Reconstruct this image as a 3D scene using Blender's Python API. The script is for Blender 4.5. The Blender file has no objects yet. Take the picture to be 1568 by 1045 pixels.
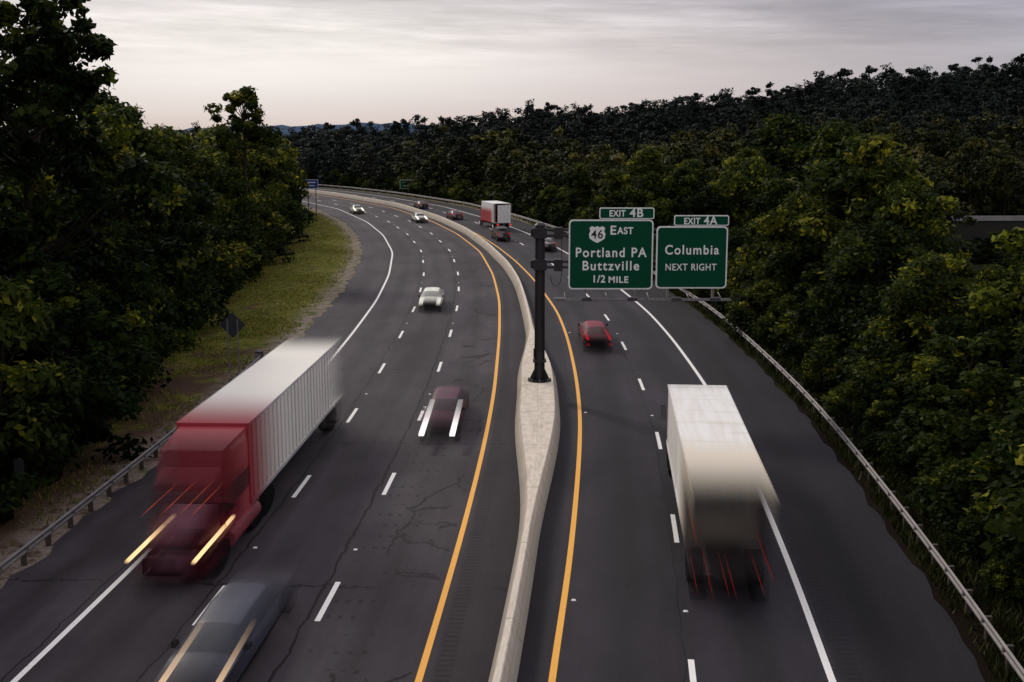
import bpy, math, random
import numpy as np
from mathutils import Vector, Matrix
random.seed(7); rng=np.random.default_rng(7)
scene=bpy.context.scene
COL=scene.collection

# ------------------------------------------------------------------ helpers
def link(o,parent=None):
    COL.objects.link(o)
    if parent is not None: o.parent=parent
    return o
class NT:
    def __init__(s,nt): s.nt=nt
    def n(s,t,**k):
        nd=s.nt.nodes.new(t)
        for a,b in k.items(): setattr(nd,a,b)
        return nd
    def l(s,a,b): s.nt.links.new(a,b)
    def put(s,sock,v):
        if isinstance(v,bpy.types.NodeSocket): s.l(v,sock)
        else: sock.default_value=v
    def m(s,op,a,b=None,c=None,clamp=False):
        nd=s.n('ShaderNodeMath',operation=op); nd.use_clamp=clamp
        s.put(nd.inputs[0],a)
        if b is not None: s.put(nd.inputs[1],b)
        if c is not None: s.put(nd.inputs[2],c)
        return nd.outputs[0]
    def mix(s,f,a,b):
        nd=s.n('ShaderNodeMix',data_type='RGBA')
        s.put(nd.inputs[0],f)
        s.put(nd.inputs[6],a if isinstance(a,bpy.types.NodeSocket) else (*a,1))
        s.put(nd.inputs[7],b if isinstance(b,bpy.types.NodeSocket) else (*b,1))
        return nd.outputs[2]
    def scale(s,col,f):
        nd=s.n('ShaderNodeVectorMath',operation='SCALE')
        s.put(nd.inputs[0],col); s.put(nd.inputs[3],f); return nd.outputs[0]
    def comb(s,x,y,z=0.0):
        nd=s.n('ShaderNodeCombineXYZ'); s.put(nd.inputs[0],x); s.put(nd.inputs[1],y); s.put(nd.inputs[2],z); return nd.outputs[0]
    def sep(s,v):
        nd=s.n('ShaderNodeSeparateXYZ'); s.l(v,nd.inputs[0]); return nd.outputs
    def noise(s,vec,scale,detail=4,rough=.55):
        nd=s.n('ShaderNodeTexNoise'); nd.inputs['Scale'].default_value=scale
        nd.inputs['Detail'].default_value=detail; nd.inputs['Roughness'].default_value=rough
        if vec is not None: s.l(vec,nd.inputs['Vector'])
        return nd.outputs[0]
    def ss(s,v,a,b):
        nd=s.n('ShaderNodeMapRange',interpolation_type='SMOOTHSTEP'); s.put(nd.inputs[0],v)
        nd.inputs[1].default_value=a; nd.inputs[2].default_value=b
        return nd.outputs[0]
def newmat(name):
    m=bpy.data.materials.new(name); m.use_nodes=True
    t=NT(m.node_tree); b=m.node_tree.nodes['Principled BSDF']; return m,t,b
def simple(name,col,rough=.6,metal=0.,var=.25,nscale=3.,bump=0.,spec=.5):
    m,t,b=newmat(name)
    tc=t.n('ShaderNodeTexCoord').outputs['Object']
    n=t.noise(tc,nscale,5)
    f=t.m('MULTIPLY_ADD',n,var*2,1-var)
    rgb=t.n('ShaderNodeRGB'); rgb.outputs[0].default_value=(*col,1)
    t.l(t.scale(rgb.outputs[0],f),b.inputs['Base Color'])
    b.inputs['Roughness'].default_value=rough; b.inputs['Metallic'].default_value=metal; b.inputs['Specular IOR Level'].default_value=spec
    if bump:
        bp=t.n('ShaderNodeBump'); bp.inputs['Strength'].default_value=bump; bp.inputs['Distance'].default_value=.02
        t.l(t.noise(tc,nscale*8,4),bp.inputs['Height']); t.l(bp.outputs[0],b.inputs['Normal'])
    return m
class MB:
    def __init__(s): s.v=[];s.f=[];s.m=[];s.uv={}
    def add(s,vs,fs,mi):
        o=len(s.v); s.v+= [tuple(p) for p in vs]
        for f in fs: s.f.append([i+o for i in f]); s.m.append(mi)
    def box(s,x0,x1,y0,y1,z0,z1,mi=0,tx=1.,ty=1.):
        cx=(x0+x1)/2; cy=(y0+y1)/2
        b=[(x0,y0),(x1,y0),(x1,y1),(x0,y1)]
        vs=[(x,y,z0) for x,y in b]+[(cx+(x-cx)*tx,cy+(y-cy)*ty,z1) for x,y in b]
        s.add(vs,[(0,3,2,1),(4,5,6,7),(0,1,5,4),(1,2,6,5),(2,3,7,6),(3,0,4,7)],mi)
    def hexa(s,bot,top,mi=0):
        s.add(list(bot)+list(top),[(0,3,2,1),(4,5,6,7),(0,1,5,4),(1,2,6,5),(2,3,7,6),(3,0,4,7)],mi)
    def tube(s,p0,p1,r0,r1=None,n=10,mi=0,caps=True):
        if r1 is None:r1=r0
        p0=Vector(p0);p1=Vector(p1);d=(p1-p0).normalized()
        a=d.orthogonal().normalized(); b=d.cross(a)
        vs=[]
        for p,r in((p0,r0),(p1,r1)):
            for i in range(n):
                t=2*math.pi*i/n; vs.append(p+a*math.cos(t)*r+b*math.sin(t)*r)
        fs=[(i,(i+1)%n,n+(i+1)%n,n+i) for i in range(n)]
        if caps: fs+= [tuple(range(n-1,-1,-1)),tuple(range(n,2*n))]
        s.add(vs,fs,mi)
    def wheel(s,x0,x1,y,z,r,ry=1.,mi=0,mh=None,n=20):
        vs=[]
        for x in(x0,x1):
            for i in range(n):
                t=2*math.pi*i/n; vs.append((x,y+math.cos(t)*r*ry,z+math.sin(t)*r))
        fs=[(i,(i+1)%n,n+(i+1)%n,n+i) for i in range(n)]+[tuple(range(n-1,-1,-1)),tuple(range(n,2*n))]
        s.add(vs,fs,mi)
        if mh is not None:
            e=.012
            for x in((x0-e,x1+e)):
                vs=[(x,y+math.cos(2*math.pi*i/n)*r*ry*.58,z+math.sin(2*math.pi*i/n)*r*.58) for i in range(n)]
                s.add(vs,[tuple(range(n))],mh)
    def build(s,name,mats,smooth=False,bevel=0.,parent=None,loc=None,rot=None):
        me=bpy.data.meshes.new(name); me.from_pydata(s.v,[],s.f); 
        for m in mats: me.materials.append(m)
        me.polygons.foreach_set('material_index',s.m)
        if smooth: me.polygons.foreach_set('use_smooth',[True]*len(s.f))
        me.update(); o=bpy.data.objects.new(name,me); link(o,parent)
        if loc: o.location=loc
        if rot is not None: o.rotation_euler=(0,0,rot)
        if bevel:
            b=o.modifiers.new('bevel','BEVEL'); b.width=bevel; b.segments=2; b.limit_method='ANGLE'; b.angle_limit=math.radians(40)
        return o
def sstep(x,a,b):
    t=np.clip((x-a)/(b-a),0,1); return t*t*(3-2*t)

# ------------------------------------------------------------------ road curves (metres; y runs away along the highway)
Ly=[-80,-20,10,28.3,33.6,41.8,52,63.1,81.8,99,117.9,141.4,166.7,192.2,226.7,256.4,273,290,305,325,345,360,372]
Lx=[-11,-5.8,-3.6,-2.45,-2.13,-1.69,-1.27,-.98,-.89,-1.07,-1.93,-3.9,-7.86,-13.35,-23.3,-36.4,-44.8,-55,-66,-84,-108,-132,-160]
Ry=[-80,-20,10,28.3,34.2,41.8,49.8,57,66.5,79.7,91.7,101.1,115.2,130.3,147.2,166.7,192,227,258,276,294,310,331,352,368,381]
Rx=[-8,-3.2,-.6,1.0,1.67,2.35,2.98,3.46,3.78,3.91,3.7,3.09,2.02,.44,-1.82,-5.0,-10.4,-20.1,-33,-41.6,-52,-63,-81.5,-106,-130,-158]
def smooth_curve(ys,xs):
    s=np.arange(-90,385,1.0)
    x=np.interp(s,ys,xs)
    k=np.hanning(19);k/=k.sum()
    xp=np.concatenate([np.full(9,x[0]),x,np.full(9,x[-1])])
    return s,np.convolve(xp,k,'valid')
YS,LX=smooth_curve(Ly,Lx)
_,RX=smooth_curve(Ry,Rx)
Cy=[-80,-20,10,28,39,45,55,62,70,83,96,108.6,123,144,167,192,227,257,274,292,308,328,349,364,376]
Cx=[-9.5,-4.3,-1.9,-.25,.6,.95,1.25,1.42,1.45,1.35,1.05,.6,-.5,-3.0,-6.5,-11.9,-21.8,-34.8,-43.2,-53.5,-64.5,-82.7,-107,-131,-159]
_,CX=smooth_curve(Cy,Cx)
def nrm(X):
    dx=np.gradient(X); l=np.sqrt(1+dx*dx); return 1/l,-dx/l   # right-hand normal
LNx,LNy=nrm(LX); RNx,RNy=nrm(RX); CNx,CNy=nrm(CX)
def off(side,off_):
    if side=='L': return LX+LNx*off_, YS+LNy*off_
    if side=='R': return RX+RNx*off_, YS+RNy*off_
    return CX+CNx*off_, YS+CNy*off_
def at(side,d,o):
    x,y=off(side,o); X=float(np.interp(d,YS,x)); Y=float(np.interp(d,YS,y))
    a=float(np.interp(d,YS,np.gradient({'L':LX,'R':RX}[side]))); return X,Y,a
LP=np.stack([LX,YS],1); RP=np.stack([RX,YS],1)
def rdist(x,y):
    """signed lateral distances: (left of left yellow line, right of right yellow line)"""
    x=np.asarray(x,float).ravel(); y=np.asarray(y,float).ravel()
    p=np.stack([x,y],1)
    dl=np.full(len(p),1e9); dr=np.full(len(p),1e9); 
    for i in range(0,len(p),4000):
        q=p[i:i+4000]
        a=((q[:,None,:]-LP[None,::2,:])**2).sum(2); j=a.argmin(1); dl[i:i+4000]=np.sqrt(a.min(1)); 
        jj=j*2; sg=(q[:,0]-LP[jj,0])*LNx[jj]+(q[:,1]-LP[jj,1])*LNy[jj]; dl[i:i+4000]*=np.sign(sg)
        a=((q[:,None,:]-RP[None,::2,:])**2).sum(2); j=a.argmin(1); dr[i:i+4000]=np.sqrt(a.min(1))
        jj=j*2; sg=(q[:,0]-RP[jj,0])*RNx[jj]+(q[:,1]-RP[jj,1])*RNy[jj]; dr[i:i+4000]*=np.sign(sg)
    return dl,dr
def height(x,y):
    x=np.asarray(x,float); sh=x.shape; dl,dr=rdist(x,y); x=x.ravel(); y=np.asarray(y,float).ravel()
    far=sstep(y,250,430)*(1-sstep(y,520,900))
    hill=far*(np.clip(4.5+.115*x,2.5,60)+1.6*np.sin(x*.045+y*.02)+1.0*np.sin(x*.11+1.3))*sstep(dr,22,90)
    drop=-2.4*sstep(dr,13,23)*(1-sstep(dr,60,120))
    left=-.8*sstep(-dl,17.5,27)
    und=.6*np.sin(x*.07+1)*np.sin(y*.05)*sstep(np.maximum(dr,-dl),20,40)
    return (hill+drop+left+und).reshape(sh)

# ------------------------------------------------------------------ materials
def asphalt(name,side):
    m,t,b=newmat(name)
    uv=t.n('ShaderNodeUVMap').outputs[0]; U,V,_=t.sep(uv)
    streak=t.noise(t.comb(t.m('MULTIPLY',U,1.3),t.m('MULTIPLY',V,.035)),1.,5,.6)
    big=t.noise(t.comb(t.m('MULTIPLY',U,.25),t.m('MULTIPLY',V,.09)),1.,5,.6)
    fine=t.noise(t.comb(U,V),28.,3,.7)
    spk=t.noise(t.comb(U,V),7.,4,.65)
    bg_=t.ss(big,.32,.68)
    if side=='L': base=t.mix(bg_,(.023,.0182,.0245),(.050,.041,.050))
    else: base=t.mix(bg_,(.0145,.0122,.0180),(.031,.0265,.0375))
    f=t.m('MULTIPLY_ADD',streak,1.,.5)
    f=t.m('MULTIPLY',f,t.m('MULTIPLY_ADD',fine,.9,.55))
    f=t.m('MULTIPLY',f,t.m('MULTIPLY_ADD',spk,.6,.70))
    wn=t.n('ShaderNodeTexWhiteNoise',noise_dimensions='2D'); t.l(t.comb(t.m('FLOOR',t.m('DIVIDE',U,3.55)),t.m('FLOOR',t.m('DIVIDE',t.m('ADD',V,300.),23.))),wn.inputs['Vector'])
    f=t.m('MULTIPLY',f,t.m('MULTIPLY_ADD',wn.outputs['Value'],.30 if side=='L' else .12,.86))
    ph=t.m('MULTIPLY',U,2*math.pi/3.6)
    c1=t.m('COSINE',ph); c2=t.m('COSINE',t.m('MULTIPLY',ph,2.))
    f=t.m('MULTIPLY',f,t.m('ADD',t.m('MULTIPLY_ADD',c1,.10 if side=='L' else .22,1.),t.m('MULTIPLY',c2,-.09)))
    if side=='R':
        sh=t.ss(U,7.45,7.6)
        f=t.m('MULTIPLY',f,t.m('MULTIPLY_ADD',sh,-.45,1.))
        r=t.m('MULTIPLY',t.m('GREATER_THAN',U,7.75),t.m('LESS_THAN',U,8.15))
        inn=t.ss(U,-.3,-.5); f=t.m('MULTIPLY',f,t.m('MULTIPLY_ADD',inn,-.35,1.))
    else:
        sh=t.ss(U,.2,.35)
        f=t.m('MULTIPLY',f,t.m('MULTIPLY_ADD',sh,-.35,1.))
        r=t.m('MULTIPLY',t.m('GREATER_THAN',U,.38),t.m('LESS_THAN',U,.82))
    groove=t.m('MULTIPLY',r,t.m('GREATER_THAN',t.m('FRACT',t.m('MULTIPLY',V,3.3)),.5))
    f=t.m('MULTIPLY',f,t.m('MULTIPLY_ADD',groove,-.42,1.))
    wob=t.m('MULTIPLY',t.m('SUBTRACT',t.noise(t.comb(0.0,V),.55,5,.65),.5),.55)
    wob2=t.m('MULTIPLY',t.m('SUBTRACT',t.noise(t.comb(U,V),1.4,5,.7),.5),1.3)
    lines=[]
    for u0,w in (((-3.85,.06),(-7.3,.04),(-10.9,.035)) if side=='L' else ((3.5,.018),)):
        lines.append(t.m('LESS_THAN',t.m('ABSOLUTE',t.m('ADD',t.m('SUBTRACT',U,u0),wob)),t.m('MULTIPLY',t.noise(t.comb(3.0,V),.3,2),w*1.6)))
    tr=t.m('LESS_THAN',t.m('ABSOLUTE',t.m('SUBTRACT',t.m('MODULO',t.m('ADD',V,t.m('ADD',wob2,300.)),17.3),6.)),.045)
    lines.append(t.m('MULTIPLY',tr,t.m('GREATER_THAN',t.noise(t.comb(U,V),.12,1),.43 if side=='L' else .6)))
    if side=='L':
        vo=t.n('ShaderNodeTexVoronoi',feature='DISTANCE_TO_EDGE'); vo.inputs['Scale'].default_value=.55
        t.l(t.comb(t.m('ADD',U,wob2),t.m('ADD',t.m('MULTIPLY',V,.6),wob2)),vo.inputs['Vector'])
        al=t.m('LESS_THAN',vo.outputs['Distance'],.026)
        reg=t.m('MULTIPLY',t.m('GREATER_THAN',U,-2.4),t.m('LESS_THAN',U,-.25))
        al=t.m('MULTIPLY',t.m('MULTIPLY',al,reg),t.m('GREATER_THAN',t.noise(t.comb(U,V),.17,2),.50))
        lines.append(al)
        pit=t.m('MULTIPLY',t.m('LESS_THAN',t.m('ABSOLUTE',t.m('SUBTRACT',t.m('FRACT',t.m('MULTIPLY',V,.85)),.5)),.1),
              t.m('LESS_THAN',t.m('ABSOLUTE',t.m('SUBTRACT',t.m('FRACT',t.m('MULTIPLY',U,2.6)),.5)),.2))
        pm=t.m('MULTIPLY',t.m('MULTIPLY',t.m('GREATER_THAN',U,-3.3),t.m('LESS_THAN',U,-1.6)),t.m('GREATER_THAN',t.noise(t.comb(U,V),.9,2),.50))
        f=t.m('MULTIPLY',f,t.m('MULTIPLY_ADD',t.m('MULTIPLY',pit,pm),-.6,1.))
    cr=lines[0]
    for q in lines[1:]: cr=t.m('MAXIMUM',cr,q)
    f=t.m('MULTIPLY',f,t.m('MULTIPLY_ADD',cr,-.85,1.))
    t.l(t.scale(base,f),b.inputs['Base Color'])
    t.put(b.inputs['Roughness'],t.m('MULTIPLY_ADD',spk,.3,.55))
    b.inputs['Specular IOR Level'].default_value=.2
    bp=t.n('ShaderNodeBump'); bp.inputs['Strength'].default_value=.5; bp.inputs['Distance'].default_value=.015
    t.l(t.m('SUBTRACT',fine,t.m('MAXIMUM',groove,cr)),bp.inputs['Height']); t.l(bp.outputs[0],b.inputs['Normal'])
    return m
def paint(name,col):
    m,t,b=newmat(name)
    tc=t.n('ShaderNodeTexCoord').outputs['Object']
    n=t.noise(tc,9.,6,.7); n2=t.noise(tc,1.2,3)
    w=t.ss(t.m('ADD',n,t.m('MULTIPLY',n2,.25)),.40,.54)
    t.l(t.mix(w,tuple(c*.35+.02 for c in col),col),b.inputs['Base Color'])
    b.inputs['Roughness'].default_value=.55
    return m
M_aL=asphalt('asphalt_left','L'); M_aR=asphalt('asphalt_right','R')
M_white=paint('road_paint_white',(.88,.86,.84)); M_yel=paint('road_paint_yellow',(.90,.43,.05))
def concrete():
    m,t,b=newmat('barrier_concrete')
    uv=t.n('ShaderNodeUVMap').outputs[0]; U,V,_=t.sep(uv)
    n=t.noise(t.comb(U,V),1.6,6,.7); n2=t.noise(t.comb(t.m('MULTIPLY',U,2.),t.m('MULTIPLY',V,.6)),.5,5,.65)
    col=t.mix(t.ss(n,.25,.75),(.56,.49,.41),(.80,.71,.61)); col=t.mix(t.m('MULTIPLY',t.ss(n2,.5,.75),.55),col,(.36,.31,.25))
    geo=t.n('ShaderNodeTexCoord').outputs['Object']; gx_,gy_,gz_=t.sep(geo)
    low_tone=t.m('MULTIPLY',t.ss(gz_,.62,.12),t.m('MULTIPLY_ADD',n,.6,.35))  # concrete darker towards the bottom, broken up by noise
    col=t.mix(low_tone,col,(.17,.15,.13))
    j=t.m('LESS_THAN',t.m('FRACT',t.m('MULTIPLY',V,1/6.1)),.008)
    j2=t.m('MULTIPLY',t.m('LESS_THAN',t.m('ABSOLUTE',t.m('ADD',U,t.m('MULTIPLY_ADD',n,.2,-.1))),.014),t.m('GREATER_THAN',n2,.45))
    f=t.m('MULTIPLY_ADD',t.m('MAXIMUM',j,j2),-.6,1.)
    t.l(t.scale(col,f),b.inputs['Base Color']); b.inputs['Roughness'].default_value=.85; b.inputs['Specular IOR Level'].default_value=.2
    return m
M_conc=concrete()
M_galv=simple('galvanised_steel',(.19,.175,.18),.6,.3,.4,2.)
M_rust=simple('weathered_post',(.06,.05,.042),.8,.1,.4,3.)
M_post=simple('dark_painted_steel',(.020,.019,.021),.5,.2,.3,2.)
M_green=simple('sign_green',(.002,.066,.032),.6,0,.12,.6,spec=.10)
M_signw=simple('sign_white',(.86,.87,.85),.5,0,.05,.6,spec=.2)
M_blue=simple('sign_blue',(.015,.04,.24),.5,0,.1,1.)
M_signback=simple('sign_back_grey',(.035,.038,.042),.6,.2,.2,2.)
M_black=simple('black',(.01,.01,.01),.6)
M_bark=simple('bark',(.028,.022,.017),.9,0,.4,4.,.5,.1)

def ground_mat():
    m,t,b=newmat('ground_cover')
    at_=t.n('ShaderNodeAttribute',attribute_name='verge'); vg=at_.outputs['Fac']
    tc=t.n('ShaderNodeTexCoord').outputs['Object']
    n=t.noise(tc,.12,6,.6); n2=t.noise(tc,1.1,6,.7); n3=t.noise(tc,12.,4,.7); n4=t.noise(tc,.3,5,.7)
    grass=t.mix(t.ss(n2,.35,.65),(.062,.090,.013),(.195,.170,.034))
    dirt=t.mix(n3,(.045,.024,.017),(.14,.088,.064))
    X,Y,Z=t.sep(tc)
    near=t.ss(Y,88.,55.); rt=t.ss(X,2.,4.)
    c=t.mix(t.ss(t.m('ADD',n4,t.m('MULTIPLY',near,.20)),.54,.68),grass,dirt)
    edge=t.m('MULTIPLY',t.m('MULTIPLY',t.ss(vg,.80,.95),t.ss(n2,.36,.55)),t.m('SUBTRACT',1.,rt))
    c=t.mix(edge,c,t.mix(n3,(.12,.09,.075),(.40,.33,.29)))
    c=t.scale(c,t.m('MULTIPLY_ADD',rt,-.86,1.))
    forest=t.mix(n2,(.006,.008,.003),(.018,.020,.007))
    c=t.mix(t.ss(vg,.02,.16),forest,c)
    t.l(t.scale(c,t.m('MULTIPLY_ADD',n3,.8,.6)),b.inputs['Base Color']); b.inputs['Roughness'].default_value=.95
    b.inputs['Specular IOR Level'].default_value=.05
    bp=t.n('ShaderNodeBump'); bp.inputs['Strength'].default_value=.8; bp.inputs['Distance'].default_value=.12
    t.l(t.m('ADD',n3,n2),bp.inputs['Height']); t.l(bp.outputs[0],b.inputs['Normal'])
    return m
M_ground=ground_mat()
def leaf_mat(name,dark,mid,lite,tr=.3,far=False):
    m,t,b=newmat(name)
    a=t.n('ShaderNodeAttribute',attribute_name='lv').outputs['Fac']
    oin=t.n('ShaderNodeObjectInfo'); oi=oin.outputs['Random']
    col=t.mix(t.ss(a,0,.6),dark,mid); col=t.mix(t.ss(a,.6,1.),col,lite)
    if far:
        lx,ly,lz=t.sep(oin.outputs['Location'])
        col=t.mix(t.m('MULTIPLY',t.ss(ly,245.,330.),.85),col,(.011,.018,.020))  # distance haze put into the leaf colour: far trees cooler and darker
    hs=t.n('ShaderNodeHueSaturation'); t.l(col,hs.inputs['Color'])
    t.put(hs.inputs['Hue'],t.m('MULTIPLY_ADD',oi,-.055,.525)); t.put(hs.inputs['Value'],t.m('MULTIPLY_ADD',oi,1.1,.45))
    t.l(hs.outputs[0],b.inputs['Base Color']); b.inputs['Roughness'].default_value=.6; b.inputs['Specular IOR Level'].default_value=.05
    if tr>0:
        tl=t.n('ShaderNodeBsdfTranslucent'); t.l(t.scale(hs.outputs[0],1.6),tl.inputs[0])
        mx=t.n('ShaderNodeMixShader'); mx.inputs[0].default_value=tr
        t.l(b.outputs[0],mx.inputs[1]); t.l(tl.outputs[0],mx.inputs[2])
        t.l(mx.outputs[0],m.node_tree.nodes['Material Output'].inputs[0])
    return m
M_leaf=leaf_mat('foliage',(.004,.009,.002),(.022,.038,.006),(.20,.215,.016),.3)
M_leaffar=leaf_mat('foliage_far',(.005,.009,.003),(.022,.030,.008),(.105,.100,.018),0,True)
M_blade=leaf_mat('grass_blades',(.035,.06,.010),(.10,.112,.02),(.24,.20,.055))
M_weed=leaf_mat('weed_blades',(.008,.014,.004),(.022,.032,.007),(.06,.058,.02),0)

# ------------------------------------------------------------------ ground
def axis(lo,hi,fine,c0,c1):
    a=list(np.arange(c0,c1+.1,fine)); s=fine
    while a[-1]<hi: s*=1.25; a.append(a[-1]+s)
    s=fine
    while a[0]>lo: s*=1.25; a.insert(0,a[0]-s)
    return np.array(a)
gx=axis(-5000,5000,2.5,-90,110); gy=axis(-400,7000,4.,-60,460)
GX,GY=np.meshgrid(gx,gy); GZ=height(GX,GY)-.03
dl,dr=rdist(GX,GY)
me=bpy.data.meshes.new('ground'); nx,ny=len(gx),len(gy)
vs=np.stack([GX.ravel(),GY.ravel(),GZ.ravel()],1)
I=np.arange((ny-1)*nx).reshape(ny-1,nx)[:,:-1].ravel()
fs=np.stack([I,I+1,I+1+nx,I+nx],1)
me.from_pydata(vs.tolist(),[],fs.tolist())
A=me.attributes.new('verge','FLOAT','POINT')
ed=np.maximum(-dl-14.0,dr-11.3)
vg=1-np.clip(ed/14.,0,1)
A.data.foreach_set('value',vg.astype(np.float32))
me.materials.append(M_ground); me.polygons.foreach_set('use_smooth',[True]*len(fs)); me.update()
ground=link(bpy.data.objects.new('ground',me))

# ------------------------------------------------------------------ road sheets
def strip(name,cols,mats,uvs,zs,parent=None,matidx=None,smooth=False,rng_=None):
    sel=slice(0,len(YS)) if rng_ is None else slice(int(rng_[0]+90),int(rng_[1]+90)+1)
    nc=len(cols); V=[]; UV=[]
    yy=YS[sel]
    cc=[(np.broadcast_to(c[0],YS.shape)[sel],np.broadcast_to(c[1],YS.shape)[sel]) for c in cols]
    zz=[np.broadcast_to(z,YS.shape)[sel] for z in zs]; uu=[np.broadcast_to(u,YS.shape)[sel] for u in uvs]
    for i in range(len(yy)):
        for j in range(nc): V.append((cc[j][0][i],cc[j][1][i],zz[j][i])); UV.append((uu[j][i],yy[i]))
    F=[];MI=[]
    for i in range(len(yy)-1):
        for j in range(nc-1):
            a=i*nc+j; F.append((a,a+1,a+nc+1,a+nc)); MI.append(0 if matidx is None else matidx[j])
    me=bpy.data.meshes.new(name); me.from_pydata(V,[],F)
    for m in mats: me.materials.append(m)
    me.polygons.foreach_set('material_index',MI)
    ul=me.uv_layers.new(name='UVMap'); li=np.zeros(len(me.loops),dtype=np.int32); me.loops.foreach_get('vertex_index',li)
    ul.data.foreach_set('uv',np.array(UV)[li].ravel())
    if smooth: me.polygons.foreach_set('use_smooth',[True]*len(F))
    me.update(); return link(bpy.data.objects.new(name,me),parent)
road=bpy.data.objects.new('highway',None); link(road)
lo=[-14.1,-10.6,-7.,-3.5,0]; 
edge_n=.25*np.sin(YS*.9)*np.sin(YS*.37)+.15*np.sin(YS*2.1)
cols=[off('L',lo[0]+edge_n)]+[off('L',o) for o in lo[1:]]+[off('C',0)]
dLC=np.sqrt((CX-LX)**2)*LNx; dRC=-np.sqrt((CX-RX)**2)*RNx
strip('left_carriageway',cols,[M_aL],lo+[dLC],[0]*6,road)
ro=[0,3.65,7.3,11.4]
cols=[off('C',0)]+[off('R',o) for o in ro[:3]]+[off('R',ro[3]+.5*edge_n)]
strip('right_carriageway',cols,[M_aR],[dRC]+ro,[0]*5,road)
def line(name,side,o,w,mat,r=None): strip(name,[off(side,o-w/2),off(side,o+w/2)],[mat],[0,1],[.005,.005],road,rng_=r)
line('yellow_line_left','L',0,.19,M_yel); line('yellow_line_right','R',0,.19,M_yel)
line('edge_line_left','L',-10.55,.18,M_white); line('edge_line_right','R',7.3,.20,M_white)
def dashes(name,side,o,d0,w=.17,a=-60,b=330):
    mb=MB(); X0,Y0=off(side,o-w/2); X1,Y1=off(side,o+w/2)
    k=math.floor((a-d0)/12.2)
    while d0+12.2*k<b:
        s=d0+12.2*k; ys=np.linspace(s,s+3.05,4)
        vs=[]
        for y in ys: vs+=[(np.interp(y,YS,X0),np.interp(y,YS,Y0),.005),(np.interp(y,YS,X1),np.interp(y,YS,Y1),.005)]
        mb.add(vs,[(2*i,2*i+1,2*i+3,2*i+2) for i in range(3)],0); k+=1
    mb.build(name,[M_white],parent=road)
dashes('lane_dashes_right','R',3.68,27.0); dashes('lane_dashes_left_inner','L',-3.5,32.0); dashes('lane_dashes_left_outer','L',-7.0,31.5)
mb=MB()
for side,o,d0 in(('L',-3.5,38.),('R',3.68,33.3),('R',.3,33.8),('L',-7.,38.)):
    for k in range(8):
        x,y,a=at(side,d0+24.4*k,o); mb.box(x-.07,x+.07,y-.06,y+.06,.001,.03,0,.6,.5)
mb.build('pavement_reflectors',[M_signw],parent=road)

# median barrier with widened island
HW=.075+.76*sstep(YS,38,57)*(1-sstep(YS,65,82))
prof=[(-.29,0),(-.29,.08),(-.14,.33),(-.03,.80),(0,.83),(0,.83),(.03,.80),(.14,.33),(.29,.08),(.29,0)]
cols=[];zs=[];us=[]
for i,(o,z) in enumerate(prof):
    s=-1 if i<5 else 1
    cols.append(off('C',s*HW+o)); zs.append(z); us.append(s*HW+o+ (z*s))
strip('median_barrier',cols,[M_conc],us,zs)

# guardrails
def guardrail(name,side,oa,ob,r,spacing=1.9,flip=1):
    o_=np.interp(YS,[r[0],r[1]],[oa,ob])
    pr=[(0,.42),(.05,.47),(.05,.51),(0,.56),(0,.60),(.05,.65),(.05,.69),(0,.74)]
    par=bpy.data.objects.new(name,None); link(par)
    cols=[off(side,o_-flip*p) for p,z in pr]; 
    strip('rail',cols,[M_galv],[0]*8,[z for p,z in pr],par,rng_=r)
    mb=MB(); X,Y=off(side,o_+flip*.14); d=r[0]
    while d<r[1]:
        x=float(np.interp(d,YS,X)); y=float(np.interp(d,YS,Y)); mb.box(x-.08,x+.08,y-.06,y+.06,-.6,.70,0); 
        mb.box(x-flip*.14-.06,x-flip*.14+.06,y-.05,y+.05,.45,.69,1); d+=spacing
    mb.build('posts',[M_rust,M_galv],parent=par); return par
guardrail('guardrail','R',11.95,11.95,(-40,330))
g2=guardrail('guardrail','L',-13.2,-14.5,(-40,70),flip=-1)
x,y,_=at('L',70,-14.6)
mb=MB(); mb.box(x-.25,x+.25,y-.1,y+.5,.05,.95,0,.8,.8); mb.box(x-.2,x+.2,y-.13,y-.105,.35,.85,1); mb.build('end_terminal',[M_black,M_galv],bevel=.03,parent=g2)

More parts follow.
